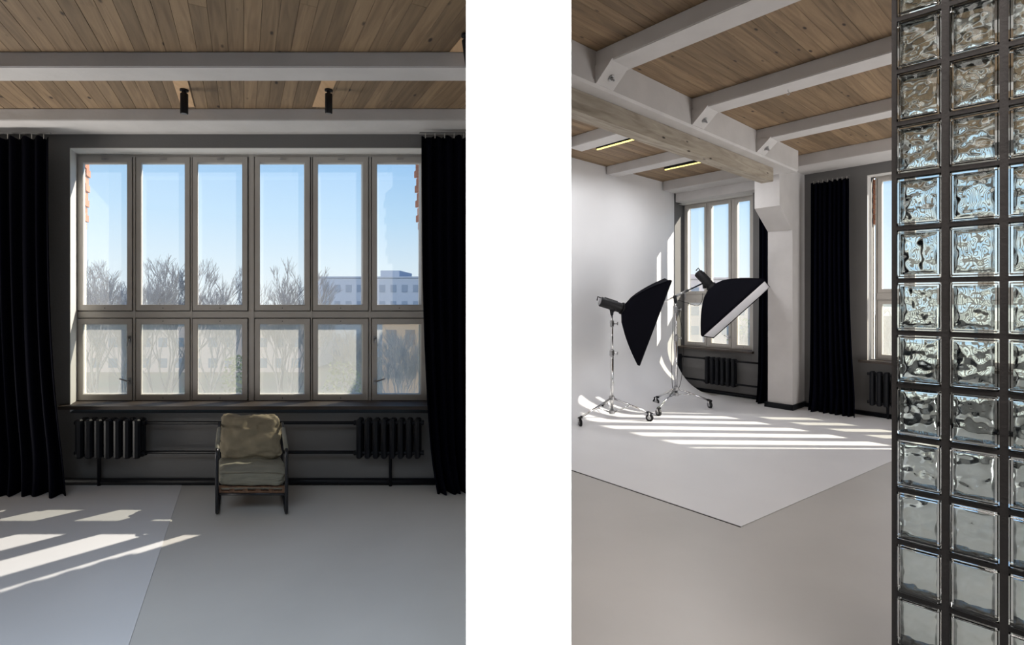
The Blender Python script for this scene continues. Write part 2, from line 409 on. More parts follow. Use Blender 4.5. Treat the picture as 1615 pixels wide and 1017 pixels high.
# ------------------------------------------------------------------ windows
def ring(mb, x0, x1, z0, z1, w, y0, y1, wt=None, wb=None):
    wt = wt or w; wb = wb or w
    mb.box(x0, x0+w, y0, y1, z0, z1); mb.box(x1-w, x1, y0, y1, z0, z1)
    mb.box(x0+w, x1-w, y0, y1, z0, z0+wb); mb.box(x0+w, x1-w, y0, y1, z1-wt, z1)
def window(name, F, yf, s, cols, rows, x_out, z_out, mull, trans, handles=(), tint=True, mesh_mull=None):
    """yf: inner plane; s: +1 if outside is +y in this frame, else -1. cols/rows: sash extents."""
    base = F((x_out[0]+x_out[1])/2, yf, z_out[0]); r = root(name, base)
    mb = MB(F)
    Y = lambda a: yf + s*a
    ring(mb, x_out[0], x_out[1], z_out[0], z_out[1], .022, Y(.0), Y(.09))
    for a, b in mull: mb.box(a, b, Y(-.004), Y(.09), z_out[0], z_out[1]); mb.box(a-.014, b+.014, Y(.047), Y(.088), z_out[0], z_out[1])
    for a, b in trans: mb.box(x_out[0], x_out[1], Y(0), Y(.09), a, b); mb.box(x_out[0], x_out[1], Y(.046), Y(.066), a-.012, b+.012)
    mb.box(x_out[0], x_out[1], Y(.046), Y(.089), z_out[1]-.036, z_out[1]); mb.box(x_out[0], x_out[0]+.03, Y(.046), Y(.089), z_out[0], z_out[1])
    put('window_frame', mb, 'frame', r)
    for ri, (z0, z1) in enumerate(rows):
        for ci, (x0, x1) in enumerate(cols):
            mb = MB(F); sw = .046
            ring(mb, x0+.003, x1-.003, z0+.003, z1-.003, sw, Y(-.012), Y(.045), .050, .050)
            ring(mb, x0+sw-.004, x1-sw+.004, z0+.047, z1-.047, .010, Y(-.004), Y(.05))
            sash = put('sash', mb, 'frame', r); ORG[sash.name] = ORG[r.name]
            mb = MB(F); ring(mb, x0+sw-.003, x1-sw+.003, z0+.048, z1-.048, .008, Y(.052), Y(.066)); put('outer_casement', mb, 'bead', sash)
            mb = MB(F).box(x0+sw+.004, x1-sw-.004, Y(.024), Y(.027), z0+.053, z1-.053)
            put('pane', mb, 'dusty' if ri == 0 else 'pane', sash)
            if False:
                mb = MB(F).box(x0+sw+.004, x1-sw-.004, Y(.030), Y(.031), z1-.165, z1-.053)
                put('tinted_film', mb, 'tint', sash)
            xm = (x0+x1)/2
            if ri == 1:
                c = F(xm, Y(-.012), z1-.025); mb = MB(F)
                mb.box(xm-.026, xm+.010, Y(-.026), Y(-.012), z1-.030, z1-.020); mb.box(xm+.010, xm+.036, Y(-.022), Y(-.012), z1-.028, z1-.023)
                put('latch', mb, 'steel', sash)
                mb = MB(F).box(xm-.004, xm+.004, Y(-.016), Y(-.012), z0+.022, z0+.030); put('bolt_hole', mb, 'seal', sash)
            elif (ri, ci) not in handles:
                for zz in (z0+.024, z1-.026):
                    mb = MB(F).box(xm-.004, xm+.004, Y(-.016), Y(-.012), zz-.004, zz+.004); put('bolt_hole', mb, 'seal', sash)
            if (ri, ci) in handles:
                side = handles[(ri, ci)]
                xh = x1-.024 if side > 0 else x0+.026
                for k, zz in enumerate((z1-.20, z0+.185)):
                    mb = MB(F).box(xh-.012, xh+.012, Y(-.020), Y(-.012), zz-.032, zz+.032)
                    mb.box(xh-.009, xh+.009, Y(-.045), Y(-.018), zz-.010, zz+.010)
                    q = F(xh, Y(-.045), zz); q2 = F(xh - side*(.085 if k else .012), Y(-.065), zz + (.030 if k else -.06))
                    mb.tube([q, q2], [.008, .006], 8)
                    put('handle', mb, 'steel', sash)
    return r
T = -.2
xc = [(122.5, 209), (214.5, 300), (303.5, 390.5), (401.5, 489), (493, 580.5), (586, 672.5)]
cols = [(lx(a, T), lx(b, T)) for a, b in xc]
zr = [(lz(631, T), lz(502, T)), (lz(490, T), lz(247.5, T))]
window('window_1', Lf, T, -1, cols, zr, (lx(119, T), lx(676.5, T)), (lz(635, T), lz(244, T)),
       [(lx(392, T), lx(400.5, T)), (lx(210, T), lx(213.5, T)), (lx(300.5, T), lx(303, T)), (lx(490, T), lx(492, T)), (lx(581.5, T), lx(585, T))],
       [(lz(501, T), lz(491, T))], {(0, 0): 1, (0, 5): -1})
mb = MB(Lf)
mb.box(wx0, wx0+.006, -.2, .001, wz0-.02, wz1); mb.box(wx1-.006, wx1, -.2, .001, wz0-.02, wz1); mb.box(wx0, wx1, -.2, .001, wz1-.006, wz1)
struct(put('trim_1', mb, 'lining'))
# inner ledge closing the gap under the frame + sill board
sx0 = lx(91, .07)
mb = MB(Lf).box(sx0, wx1+.05, -.0, .07, lz(646, .07), lz(640.5, .07))
mb.box(wx0, wx1, -.29, .0, lz(646, .07), lz(640.5, .07))
o = put('window_sill', mb, 'sill'); tag(o, 'dark wooden sill board under the wide window of the left hall', 'sill')

# right hall, narrow window
VW = V0 + .17
def rc(px, v=VW): return ru(px, v)
um = (ua0+ua1)/2
zt_, zb_, ztr = rz1-.006, rz0+.008, (EYE-.02, EYE+.085)
acols = [(rc(1081), rc(1115)), (rc(1118), rc(1153.5)), (rc(1158.5), rc(1187.5))]
d_ = .0
arows = [(zb_+.02, ztr[0]), (ztr[1], zt_-.02)]
window('window_2', Rf, VW, 1, acols, arows, (rc(1079.5), rc(1188.5)), (zb_, zt_),
       [(rc(1115.3), rc(1117.7)), (rc(1153.8), rc(1158.2))], [ztr], {(0, 1): 1}, tint=False)
for k, (a, b) in enumerate(((ua0, ua1), (ub0, ub1))):
    mb = MB(Rf)
    mb.box(a, a+.006, V0-.001, VW, rz0-.02, rz1); mb.box(b-.006, b, V0-.001, VW, rz0-.02, rz1); mb.box(a, b, V0-.001, VW, rz1-.006, rz1)
    struct(put(f'trim_{k+2}', mb, 'lining'))
w0 = rc(1380.5); sw_ = (rc(1158)-rc(1118))
bcols = []; x = w0 + .03
for k in range(6):
    bcols.append((x, x+.37)); x += .37 + (.05 if k == 2 else .02)
window('window_3', Rf, VW, 1, bcols, arows, (w0, x+.01), (zb_, zt_), [(bcols[k][1]+.001, bcols[k+1][0]-.001) for k in range(5)], [ztr], {(0, 0): 1}, tint=False)
for a, b, lab in ((ua0, ua1+.0, 'dark wooden sill under the narrow window beside the backdrop'), (ub0-.09, ub1, 'dark wooden sill under the window behind the glass blocks')):
    mb = MB(Rf).box(a-.0, b+.02, V0-.09, V0-.0, rz0-.03, rz0+.005); mb.box(max(a, ua0 if a < -3 else ub0), b if b < ub1 else ub1, V0, V0+.24, rz0-.03, rz0+.005)
    tag(put('window_sill', mb, 'sill'), lab, 'sill')
# brick outside window 3
fc = root('outer_facing', Rf(ub0, V0+.34, rz0))
put('reveal', MB(Rf).box(ub0-.3, ub0+.01, V0+.305, V0+.34, rz0-.2, rz1+.2), 'outplaster', fc)
for i in range(9):
    z = rz1 - .02 - i*.075
    put('brick', MB(Rf).box(ub0-.3, ub0+.05+(i % 2)*.02, V0+.30, V0+.40, z-.066, z), 'brick', fc)

# ------------------------------------------------------------------ joists, girder, pillar of the right hall
JZ = EYE + 1.985
jl = ['grey joist of the right hall nearest the camera, out of view', 'big grey ceiling joist crossing the top of the right hall', 'second grey ceiling joist, with a small hook under it', 'third grey ceiling joist, before the window wall', 'grey edge joist along the window wall']
for v, lab, ua in ((3.45, jl[1], -3.1), (5.03, jl[2], -4.6), (6.58, jl[3], -5.2), (8.2, jl[4], -5.2)):
    w = .26 if v < 8 else .64
    mb = MB(Rf).box(ua, 5.2, v, v+w, JZ if v < 8 else JZ-.03, RCE+.001)
    bmesh.ops.bevel(mb.bm, geom=list(mb.bm.edges), offset=.007, segments=2, affect='EDGES')
    tag(put('ceiling_joist', mb, 'beam'), lab, 'joist')
for k, v in enumerate((3.45, 5.03, 6.58)):
    lab = ['first', 'second', 'third'][k]
    t = thing('joist_bracket', f'grey wedge bracket with a bolt at the end of the {["nearest big", "second", "third"][k]} joist', 'bracket', Rf(-2.8, v, JZ-.1), 'brackets where joists meet the girder')
    F2 = lambda p, q, w: Rf(p, w, q)
    mb = MB().prism([(-2.845, JZ+.01), (-2.66, JZ+.01), (-2.70, JZ-.03), (-2.83, JZ-.145), (-2.845, JZ-.145)], v-.012, v+.225, F2)
    put('bracket_body', mb, 'beam', t)
    c = Rf(-2.765, v+.11, JZ-.085); n = Rf(.66, 0, -.75).normalized()
    mb = MB().tube([c-n*.01, c+n*.012], .030, 8); mb.tube([c, c+n*.035], .016, 6); mb.tube([c, c+n*.055], .008, 6)
    put('bolt', mb, 'steel', t)
mb = MB(); F2 = lambda p, q, w: Rf(p, w, q)
gz = EYE+1.82
mb.prism([(-2.84, RCE-.001), (-2.84, gz+.02), (-2.86, gz), (-3.30, gz), (-3.32, gz+.02), (-3.32, RCE-.001)], 2.75, 7.95, F2)
tag(put('ceiling_girder', mb, 'beam'), 'deep grey girder carrying the joists down the right hall', 'girder')
mb = MB(Rf).box(-3.152, -2.985, 2.95, 7.46, EYE+1.63, gz+.0)
bmesh.ops.bevel(mb.bm, geom=list(mb.bm.edges), offset=.006, segments=2, affect='EDGES')
o = put('timber_beam', mb, 'timber', origin=Rf(-3.07, 5.2, EYE+1.63))
o.data.transform(Matrix.Rotation(-angR, 4, 'Z')); o.rotation_euler = (0, 0, angR)
tag(o, 'raw weathered timber beam fixed under the grey girder', 'beam')
# pillar with corbel
pf = [(8.36, 0), (8.36, EYE+1.05), (7.885, EYE+1.36), (7.885, gz), (7.95, gz), (7.95, RCE), (V0, RCE), (V0, 0)]
F3 = lambda p, q, w: Rf(w, p, q)
p_ = thing('pillar', 'grey pillar with a slanted corbel holding the end of the girder', 'pillar', Rf(-3.25, 8.6, 0)); 
put('shaft', MB().prism(pf, -3.43, -3.07, F3), 'beam', p_)
mb = MB(Rf).box(-3.47, -3.05, 8.32, 8.37, 0, .085); mb.box(-3.075, -3.045, 8.32, V0, 0, .085); mb.box(-3.47, -3.43, 8.32, V0, 0, .085)
put('skirting', mb, 'black', p_)
# lintel box over narrow window
mb = MB(Rf).box(U0+.02, -3.43, 8.62, V0, EYE+1.80, EYE+1.955)
tag(put('lintel_beam', mb, 'beam'), 'grey lintel over the narrow window beside the backdrop', 'lintel')
# hook under the second joist
hp = Rf(ru(1243, 5.2), 5.2, JZ)
pts = [hp] + [hp + Vector((.014*math.sin(a), 0, -.02-.014+.014*math.cos(a))) for a in [i*math.pi/5 for i in range(8)]]
tag(put('ceiling_hook', MB().tube(pts, .003, 6), 'steel', smooth=True), 'small metal hook under the second joist', 'hook')
# linear lamps
for k, (v, lab) in enumerate(((5.39, 'black linear lamp with a glowing underside, nearer one'), (7.02, 'black linear lamp with a glowing underside, nearer the window'))):
    t = thing('linear_lamp', lab, 'lamp', Rf(-4.0, v, EYE+2.0), 'linear ceiling lamps of the right hall')
    put('housing', MB(Rf).box(-4.42, -3.55, v-.02, v+.03, EYE+1.990, EYE+2.10), 'blackplastic', t)
    put('tube', MB(Rf).box(-4.41, -3.56, v-.021, v-.001, EYE+1.980, EYE+1.994), 'glow', t)
    l = lamp('linear_lamp_light', 'AREA', Rf(-3.99, v-.005, EYE+1.965), Rf(-3.99, v-.005, 0), 24, (.98, .98, 1), shape='RECTANGLE', size=.85, size_y=.03)
    l.rotation_euler = (0, 0, math.atan2(UY, UX))
    for uu in (-4.2, -3.75): put('hanger', MB().tube([Rf(uu, v, EYE+2.07), Rf(uu, v, RCE)], .004, 6), 'blackplastic', t)

# ------------------------------------------------------------------ curtains
def curtain(name, F, x_top, x_bot, y0, s, z_top, lab, nf, amp=.045, wig=0):
    """x ranges at top and bottom; y0 distance; s direction towards the room"""
    base = F((x_top[0]+x_top[1])/2, y0, .0); t = thing(name, lab, 'curtain', base)
    mb = MB(F); NX, NZ = nf*8, 28; rows = []
    rnd = random.Random(len(lab)); ph = [rnd.uniform(-.6, .6) for _ in range(nf+2)]
    for j in range(NZ+1):
        f = j/NZ; z = z_top*(1-f) + .006*f
        g = max(0, (f-.86)/.14)**2
        row = []
        for i in range(NX+1):
            a = i/NX
            xa = x_top[0] + (x_top[1]-x_top[0])*a; xb = x_bot[0] + (x_bot[1]-x_bot[0])*a
            fb = f**3
            x = xa*(1-fb) + xb*fb + wig*math.sin(math.pi*f)*(a-.5)
            k = a*nf
            fold = math.cos(2*math.pi*k + ph[int(k)]*.7 + .4*math.sin(3*f+ph[int(k)+1]*4))
            yy = y0 + s*(amp*(.55+.45*f)*fold*(1+.25*math.sin(k*2.1)) + g*(.05+.08*math.sin(k*1.7+ph[1])**2))
            zz = z + (.012*math.sin(k*5.3)*(1-f) if j < 2 else 0)
            row.append(mb.bm.verts.new(F(x, yy, zz)))
        rows.append(row)
    for j in range(NZ):
        for i in range(NX): mb.bm.faces.new((rows[j][i], rows[j][i+1], rows[j+1][i+1], rows[j+1][i]))
    o = put('cloth', mb, 'curtain', t, smooth=True)
    md = o.modifiers.new('thickness', 'SOLIDIFY'); md.thickness = .004
    n = max(5, nf)
    for i in range(n):
        x = x_top[0] + (x_top[1]-x_top[0])*(i+.5)/n
        put('hook', MB(F).box(x-.003, x+.003, y0-.004, y0+.004, z_top-.01, z_top+.032), 'frame', t)
    put('rail', MB(F).box(x_top[0]-.01, x_top[1]+.01, y0-.010, y0+.010, z_top+.032, z_top+.042), 'wall', t)
curtain('curtain', Lf, (lx(-170, .22), lx(77, .22)), (lx(-175, .25), lx(108, .25)), .20, 1, lz(217, .2), 'floor-length black curtain at the left edge of the wide window', 13)
curtain('curtain', Lf, (lx(664, .16), -.36-.02), (lx(686, .2), -.36-.02), .15, 1, lz(216, .15), 'floor-length black curtain covering the right end of the wide window', 6, .04)
curtain('curtain', Rf, (ru(1193, 8.5), ru(1222, 8.6)), (ru(1186, 8.4), ru(1222, 8.6)), 8.62, -1, EYE+1.72, 'black curtain squeezed between the narrow window and the pillar', 4, .03)
curtain('curtain', Rf, (ru(1279, 8.6), ru(1339, 8.6)), (ru(1277, 8.6), ru(1352, 8.6)), 8.62, -1, EYE+1.755, 'black curtain hanging right of the grey pillar', 8, .05)

# ------------------------------------------------------------------ radiators and pipes
def rad_section(name, zb, zt, depth, w):
    """one cast-iron section built round its own base point, local x = width, y = depth"""
    mb = MB()
    for y in (-depth*.28, depth*.28):
        mb.tube([(0, y, zb), (0, y, zb+.012), (0, y, zt-.012), (0, y, zt)], [w*.24, w*.36, w*.36, w*.22], 8)
    for z in (zb+.04, zt-.04):
        mb.tube([(-w/2, 0, z), (w/2, 0, z)], .019, 8); mb.box(-w*.3, w*.3, -depth*.4, depth*.4, z-.022, z+.022)
    mb.box(-.004, .004, -depth*.42, depth*.42, zb+.02, zt-.02)
    bm = mb.bm; bmesh.ops.recalc_face_normals(bm, faces=bm.faces)
    me = bpy.data.meshes.new(name); bm.to_mesh(me); bm.free(); me.materials.append(M['black'])
    return me
def radiator(lab, F, xs, y, zb, zt, rot, w, depth=.11):
    t = thing('radiator', lab, 'radiator', F(sum(xs)/len(xs), y, zb), 'cast-iron radiators under the windows')
    me = rad_section('section', 0, zt-zb, depth, w)
    for x in xs:
        o = bpy.data.objects.new('section', me); COL.objects.link(o); o.parent = t
        o.location = F(x, y, zb) - ORG[t.name]; o.rotation_euler = (0, 0, rot)
    for x in (xs[0]-w*.62, xs[-1]+w*.62):
        for z in (zb+.04, zt-.04):
            p = F(x-.008, y, z); q = F(x+.008, y, z); put('plug', MB().tube([p, q], .022, 10), 'black', t)
    for x in (xs[1], xs[-2]):
        put('wall_bracket', MB(F).box(x-.006, x+.006, min(y, 0 if F is Lf else V0), max(y, 0 if F is Lf else V0), zt-.09, zt-.07), 'black', t)
YR = .12
x1 = [lx(130+15*k, YR) for k in range(7)]
rzb, rzt = lz(721, YR), lz(659.5, YR)
radiator('black cast-iron radiator of seven ribs left of the armchair', Lf, x1, YR, rzb, rzt, 0, x1[1]-x1[0])
x2 = [lx(568+13*k, YR) for k in range(8)]
radiator('black cast-iron radiator right of the armchair, half lost in shadow', Lf, x2, YR, rzb, rzt, 0, x2[1]-x2[0])
for py, lab in ((667, 'upper'), (717, 'lower')):
    z = rzt-.04 if py < 700 else rzb+.045
    tag(put('heating_pipe', MB().tube([Lf(x1[-1]+.05, YR, z), Lf(x2[0]-.05, YR, z)], .015, 10), 'black', smooth=True), f'{lab} black heating pipe running behind the armchair between radiators', 'pipe')
for px, lab in ((154, 'black riser pipe from the floor to the left radiator'), (618, 'black riser pipe from the floor to the right radiator')):
    x = lx(px, .10); tag(put('heating_pipe', MB().tube([Lf(x, .055, 0.0), Lf(x, .055, rzt-.02)], .015, 10), 'black', smooth=True), lab, 'pipe')
mb = MB().tube([Lf(lx(88), .03, .033), Lf(-.40, .03, .033)], .03, 10)
struct(put('baseboard_north', mb, 'black', smooth=True))
# right hall
zb, zt = EYE-1.52, EYE-1.035
VR = V0-.13
rotR = math.atan2(UY, UX)
def urange(pa, pb, n): a, b = ru(pa, VR), ru(pb, VR); return [a+(b-a)*(k+.5)/n for k in range(n)]
r1 = urange(1052, 1075, 3); radiator('short black radiator in the corner beside the backdrop', Rf, r1, VR, zb, zt, rotR, r1[1]-r1[0])
r2 = urange(1112, 1162, 6); radiator('black radiator with six ribs below the narrow window', Rf, r2, VR, zb, zt, rotR, r2[1]-r2[0])
r3 = [ru(1376, VR) + .085*k for k in range(9)]; radiator('black radiator partly behind the glass blocks', Rf, r3, VR, zb, zt, rotR, .085)
for z, w in ((zt-.04, 'upper'), (zb+.05, 'lower')):
    tag(put('heating_pipe', MB().tube([Rf(r1[0], VR, z), Rf(-3.46, VR, z)], .016, 8), 'black', smooth=True), f'{w} black heating pipe under the narrow window', 'pipe')
tag(put('heating_pipe', MB().tube([Rf(r3[2], VR+.05, 0), Rf(r3[2], VR+.05, zt-.05)], .016, 8), 'black', smooth=True), 'black riser pipe of the radiator behind the glass blocks', 'pipe')
struct(put('baseboard_northeast', MB().tube([Rf(U0+.25, V0-.035, .035), Rf(-3.46, V0-.035, .035)], .033, 8), 'black', smooth=True))
struct(put('baseboard_east', MB().tube([Rf(-3.04, V0-.035, .035), Rf(5.0, V0-.035, .035)], .033, 8), 'black', smooth=True))

# ------------------------------------------------------------------ armchair
def cushion(c, ax, ay, az, e=.35, wr=.008, seed=0, sag=0):
    """rounded cushion: centre c, half-axis vectors"""
    mb = MB(); bm = mb.bm; N = 22
    bmesh.ops.create_cube(bm, size=2); bmesh.ops.subdivide_edges(bm, edges=bm.edges, cuts=N, use_grid_fill=True)
    c = Vector(c); ax, ay, az = Vector(ax), Vector(ay), Vector(az)
    for v in bm.verts:
        p = v.co.copy()
        x, y, z = p
        # superellipsoid projection
        n = 6.0; L = (abs(x)**n + abs(y)**n + abs(z)**n)**(1/n)
        x, y, z = x/L, y/L, z/L
        edge = max(abs(x), abs(y))
        z *= 1 - e*edge**3
        q = Vector((x*2.1+seed, y*2.1, z*2.1))
        d = noise.noise(q)*wr + noise.noise(q*3)*wr*.5 - abs(noise.noise(Vector((x*1.6+seed, y*4.5+.5*x*x, z*4))))*wr*.9
        nn = Vector((x, y, z)).normalized()
        P = c + ax*x + ay*y + az*(z) - az.normalized()*0
        if sag: P += Vector((0, 0, -sag*(1-x*x)*(1 if y > 0 else 0)*max(0, y)**2))
        P += (ax.normalized()*nn.x + ay.normalized()*nn.y + az.normalized()*nn.z)*d
        v.co = P
    return mb
ch = thing('armchair', 'low olive canvas armchair with a black steel tube frame under the window', 'armchair', Lf(lx(396, .6), .45, 0))
xa, xb = lx(342, .70), lx(452, .70)     # side frames
tF, tB = .695, .20
for x in (xa, xb):
    pts = []
    path = [(tF+.0, .0), (tF+.005, .50), (.42, .60), (tB, .64), (tB-.02, .50), (tB+.02, .014)]
    P = [Lf(x, tF-.035, .013), Lf(x, tF-.01, .02), Lf(x, tF, .05), Lf(x, tF, .46), Lf(x, tF-.006, .49), Lf(x, tF-.03, .510), Lf(x, .40, .575), Lf(x, .23, .612), Lf(x, .20, .60), Lf(x, .185, .56), Lf(x, .20, .05), Lf(x, .215, .02), Lf(x, .24, .013), Lf(x, tF-.035, .013)]
    o = put('side_frame', MB().tube(P, .0125, 10), 'tube', ch, smooth=True)
    o = put('armrest', MB().tube([Lf(x, tF-.03, .513), Lf(x, .34, .592)], .0165, 10), 'canvas2', ch, smooth=True)
for tt, z in ((tF-.012, .165), (.22, .12)):
    put('cross_bar', MB().tube([Lf(xa, tt, z), Lf(xb, tt, z)], .0105, 10), 'tube', ch, smooth=True)
put('back_bar', MB().tube([Lf(xa, .20, .52), Lf(xb, .20, .52)], .011, 10), 'tube', ch, smooth=True)
mb = MB(Lf); mb.box(xa+.015, xb-.015, tF-.035, tF-.012, .176, .190); mb.box(xa+.015, xb-.015, tF-.035, tF-.012, .212, .226)
nsl = 5
for k in range(nsl+1):
    x = xa+.015 + (xb-xa-.03)*k/nsl; mb.box(max(xa+.015, x-.02), min(xb-.015, x+.02), tF-.035, tF-.0125, .19, .212)
put('front_rail', mb, 'rail', ch)
for k in range(5):
    x = xa+.06+(xb-xa-.12)*k/4; put('slat', MB(Lf).box(x-.02, x+.02, .22, tF-.035, .205, .222), 'rail', ch)
cx_ = (xa+xb)/2; hw = (xb-xa)/2 - .005
X = Lf(1, 0, 0)-Lf(0, 0, 0); Tt = Lf(0, 1, 0)-Lf(0, 0, 0)
o = put('seat_cushion', cushion(Lf(cx_, .475, .288), X*(hw+.005), Tt*.235, Vector((0, 0, .066)), .14, .012, 3), 'canvas2', ch, smooth=True)
up = (Lf(0, -.105, .20)-Lf(0, 0, 0)); th = Lf(0, .075, .045)-Lf(0, 0, 0)
o = put('back_cushion', cushion(Lf(cx_-.005, .275, .512), X*(hw-.008), up*.86, th, .34, .024, 9, sag=.024), 'canvas', ch, smooth=True)
mb = MB()
for zz, tt in ((.352, .715), (.226, .712)):
    mb.tube([Lf(cx_-hw+.03, tt-.008, zz-.008), Lf(cx_, tt-.004, zz-.004), Lf(cx_+hw-.03, tt-.008, zz-.008)], .0035, 6)
put('piping', mb, 'canvas2', ch, smooth=True)

# ------------------------------------------------------------------ light stands and softboxes
def caster(parent, p, top, r=.052, yaw=0):
    """p = floor contact point"""
    p = Vector(p); ax = Vector((math.cos(yaw), math.sin(yaw), 0))
    c = p + Vector((0, 0, r))
    w = put('wheel', MB().tube([c-ax*.014, c+ax*.014], r, 18), 'blackplastic', parent); autosmooth(w)
    ORG[w.name] = ORG[parent.name]
    put('wheel_hub', MB().tube([c-ax*.017, c+ax*.017], r*.52, 12), 'steel', w, smooth=False)
    mb = MB(); 
    for s in (-1, 1):
        q = c + ax*(.021*s); mb.tube([q, q+Vector((0, 0, r*1.25))], [.010, .014], 6)
    mb.tube([c+Vector((0, 0, r*1.2))-ax*.026, c+Vector((0, 0, r*1.2))+ax*.026], .013, 8)
    mb.tube([c+Vector((0, 0, r*1.2)), Vector(top)+Vector((0, 0, .02))], .012, 8)
    put('caster_fork', mb, 'chrome', parent, smooth=True)
    bx = c + Vector((0, 0, r*1.2)); side = ax.cross(Vector((0, 0, 1)))
    put('brake_lever', MB().tube([bx, bx+side*.05+Vector((0, 0, .004))], [.010, .007], 6), 'black', parent)
def G(px, py, Y): return Vector(((px-CX)/FPX*Y, Y, EYE + (HY-py)/FPX*Y))
def floor_pt(px, py): Y = EYE*FPX/(py-HY); return Vector(((px-CX)/FPX*Y, Y, 0))
def stand(lab, pole, wheels, hub_z, low_z, top_z, yaws):
    t = thing('light_stand', lab, 'light stand', pole)
    pole = Vector(pole)
    def P(z): return pole + Vector((0, 0, z))
    zs = [low_z-.02, low_z + (top_z-low_z)*.62, top_z-.10, top_z]
    o = put('lower_tube', MB().tube([P(zs[0]), P(zs[1])], .025, 14), 'chrome', t, smooth=True)
    o = put('middle_tube', MB().tube([P(zs[1]-.05), P(zs[2])], .019, 14), 'chrome', t, smooth=True)
    o = put('upper_tube', MB().tube([P(zs[2]-.05), P(zs[3])], .014, 14), 'chrome', t, smooth=True)
    for z, r in ((zs[1], .033), (zs[2], .028)):
        c = put('clamp_collar', MB().tube([P(z-.06), P(z-.055), P(z+.02), P(z+.025)], [r*.85, r, r, r*.85], 12), 'steel', t)
        ORG[c.name] = ORG[t.name]
        mb = MB().tube([P(z-.02)+Vector((.02, 0, 0)), P(z-.02)+Vector((.075, -.02, 0))], .008, 8)
        mb.tube([P(z-.02)+Vector((.075, -.02, -.018)), P(z-.02)+Vector((.075, -.02, .022))], .007, 8)
        put('clamp_knob', mb, 'steel', c, smooth=True)
    for z in (hub_z, low_z): put('hub', MB().tube([P(z-.03), P(z+.02)], .040, 14), 'steel', t)
    for w, yw in zip(wheels, yaws):
        w = Vector(w); tip = w + Vector((0, 0, .115))
        d = (tip-P(hub_z)); q = P(hub_z) + d*.5
        g = put('leg', MB().tube([P(hub_z)+d.normalized()*.03, tip], .0145, 10), 'chrome', t, smooth=True)
        put('brace', MB().tube([P(low_z)+d.normalized()*.03, q], .010, 8), 'chrome', t, smooth=True)
        put('leg_end', MB().tube([tip-d.normalized()*.03, tip+d.normalized()*.03], .021, 10), 'blackplastic', t)
        caster(t, w, tip, yaw=yw)
    return t
def softbox(lab, near_top, near_bot, e2, neck, body_len, rear):
    """rim corners; e2 from near to far edge; neck centre; rear = direction of the flash head"""
    A = Vector(near_bot); D = Vector(near_top); e2 = Vector(e2); neck = Vector(neck)
    e1 = D - A; c = A + (e1+e2)/2
    t = thing('softbox', lab, 'softbox', neck)
    n = (c-neck).normalized()
    a1 = e1.normalized(); a2 = (e2 - a1*e2.dot(a1)).normalized()
    depth = (c-neck).length; h1, h2 = e1/2, e2/2
    mb = MB(); rings = []
    K = 12
    def ringpts(f):
        g = f**.70 if f > 0 else 0
        hub = .075
        pts = []
        for s1, s2 in ((-1, -1), (1, -1), (1, 1), (-1, 1)):
            s = h1*s1 + h2*s2; s0 = a1*s1*hub*.8 + a2*s2*hub*.8
            pts.append(neck + n*(depth*f) + s0*(1-g) + s*g)
        full = []
        for k in range(4):
            p, q = pts[k], pts[(k+1) % 4]; m0 = neck + n*(depth*f)
            for j in range(6):
                r = j/6; w = p*(1-r)+q*r
                sagf = .10*math.sin(math.pi*r)*(math.sin(math.pi*min(1, f)) if f < 1 else 0)
                full.append(w + (m0-w)*sagf)
        return full
    for k in range(K+1): rings.append([mb.bm.verts.new(p) for p in ringpts(k/K)])
    # rim lip
    lip = [v.co + n*.035 for v in rings[-1]]; rings.append([mb.bm.verts.new(p) for p in lip])
    m_ = len(rings[0])
    for k in range(len(rings)-1):
        for j in range(m_): mb.bm.faces.new((rings[k][j], rings[k][(j+1) % m_], rings[k+1][(j+1) % m_], rings[k+1][j]))
    mb.bm.faces.new(rings[0])
    o = put('hood', mb, 'boxcloth', t); autosmooth(o, 32)
    md = o.modifiers.new('thickness', 'SOLIDIFY'); md.thickness = .004
    mb = MB(); f = [v.copy() for v in ringpts(1)]; ins = .985
    cc = c + n*.018
    va = [mb.bm.verts.new(cc + (p-c)*ins) for p in f]; vb = [mb.bm.verts.new(cc + (p-c)*ins + n*.004) for p in f]
    mb.bm.faces.new(va[::-1]); mb.bm.faces.new(vb)
    for j in range(m_): mb.bm.faces.new((va[j], va[(j+1) % m_], vb[(j+1) % m_], vb[j]))
    put('diffuser', mb, 'diffuser', t)
    for s1, s2 in ((-1, -1), (1, -1), (1, 1), (-1, 1)):
        pp = []
        for k in range(9):
            f_ = k/8; g = f_**.70 if f_ else 0
            pp.append(neck + n*(depth*f_) + (a1*s1*.06+a2*s2*.06)*(1-g) + (h1*s1+h2*s2)*g*1.004)
        put('rod', MB().tube(pp + [pp[-1]+n*.03], .006, 6), 'boxcloth', t, smooth=True)
    put('speed_ring', MB().tube([neck-n*.03, neck+n*.012], .085, 20), 'blackplastic', t)
    rear = Vector(rear).normalized()
    hd = thing('studio_flash', lab.replace('softbox', 'flash head of the softbox') if False else '', 'flash head', neck - n*.03)
    b0 = neck - n*.03; b1 = b0 + rear*body_len
    o = put('body', MB().tube([b0, b0+rear*.012, b1-rear*.012, b1], [.064, .070, .070, .058], 20), 'blackplastic', hd); autosmooth(o, 30)
    put('back_panel', MB().tube([b1, b1+rear*.006], .052, 16), 'steel', hd)
    side = rear.cross(Vector((0, 0, 1))).normalized(); upv = side.cross(rear)
    put('handle', MB().tube([b1+upv*.05, b1+upv*.055+rear*.05, b1+upv*.0+rear*.045], .009, 8), 'blackplastic', hd, smooth=True)
    put('fin', MB().tube([b0+rear*.08+upv*.072, b1-rear*.05+upv*.072], .008, 6), 'blackplastic', hd)
    return t, hd, b0, b1
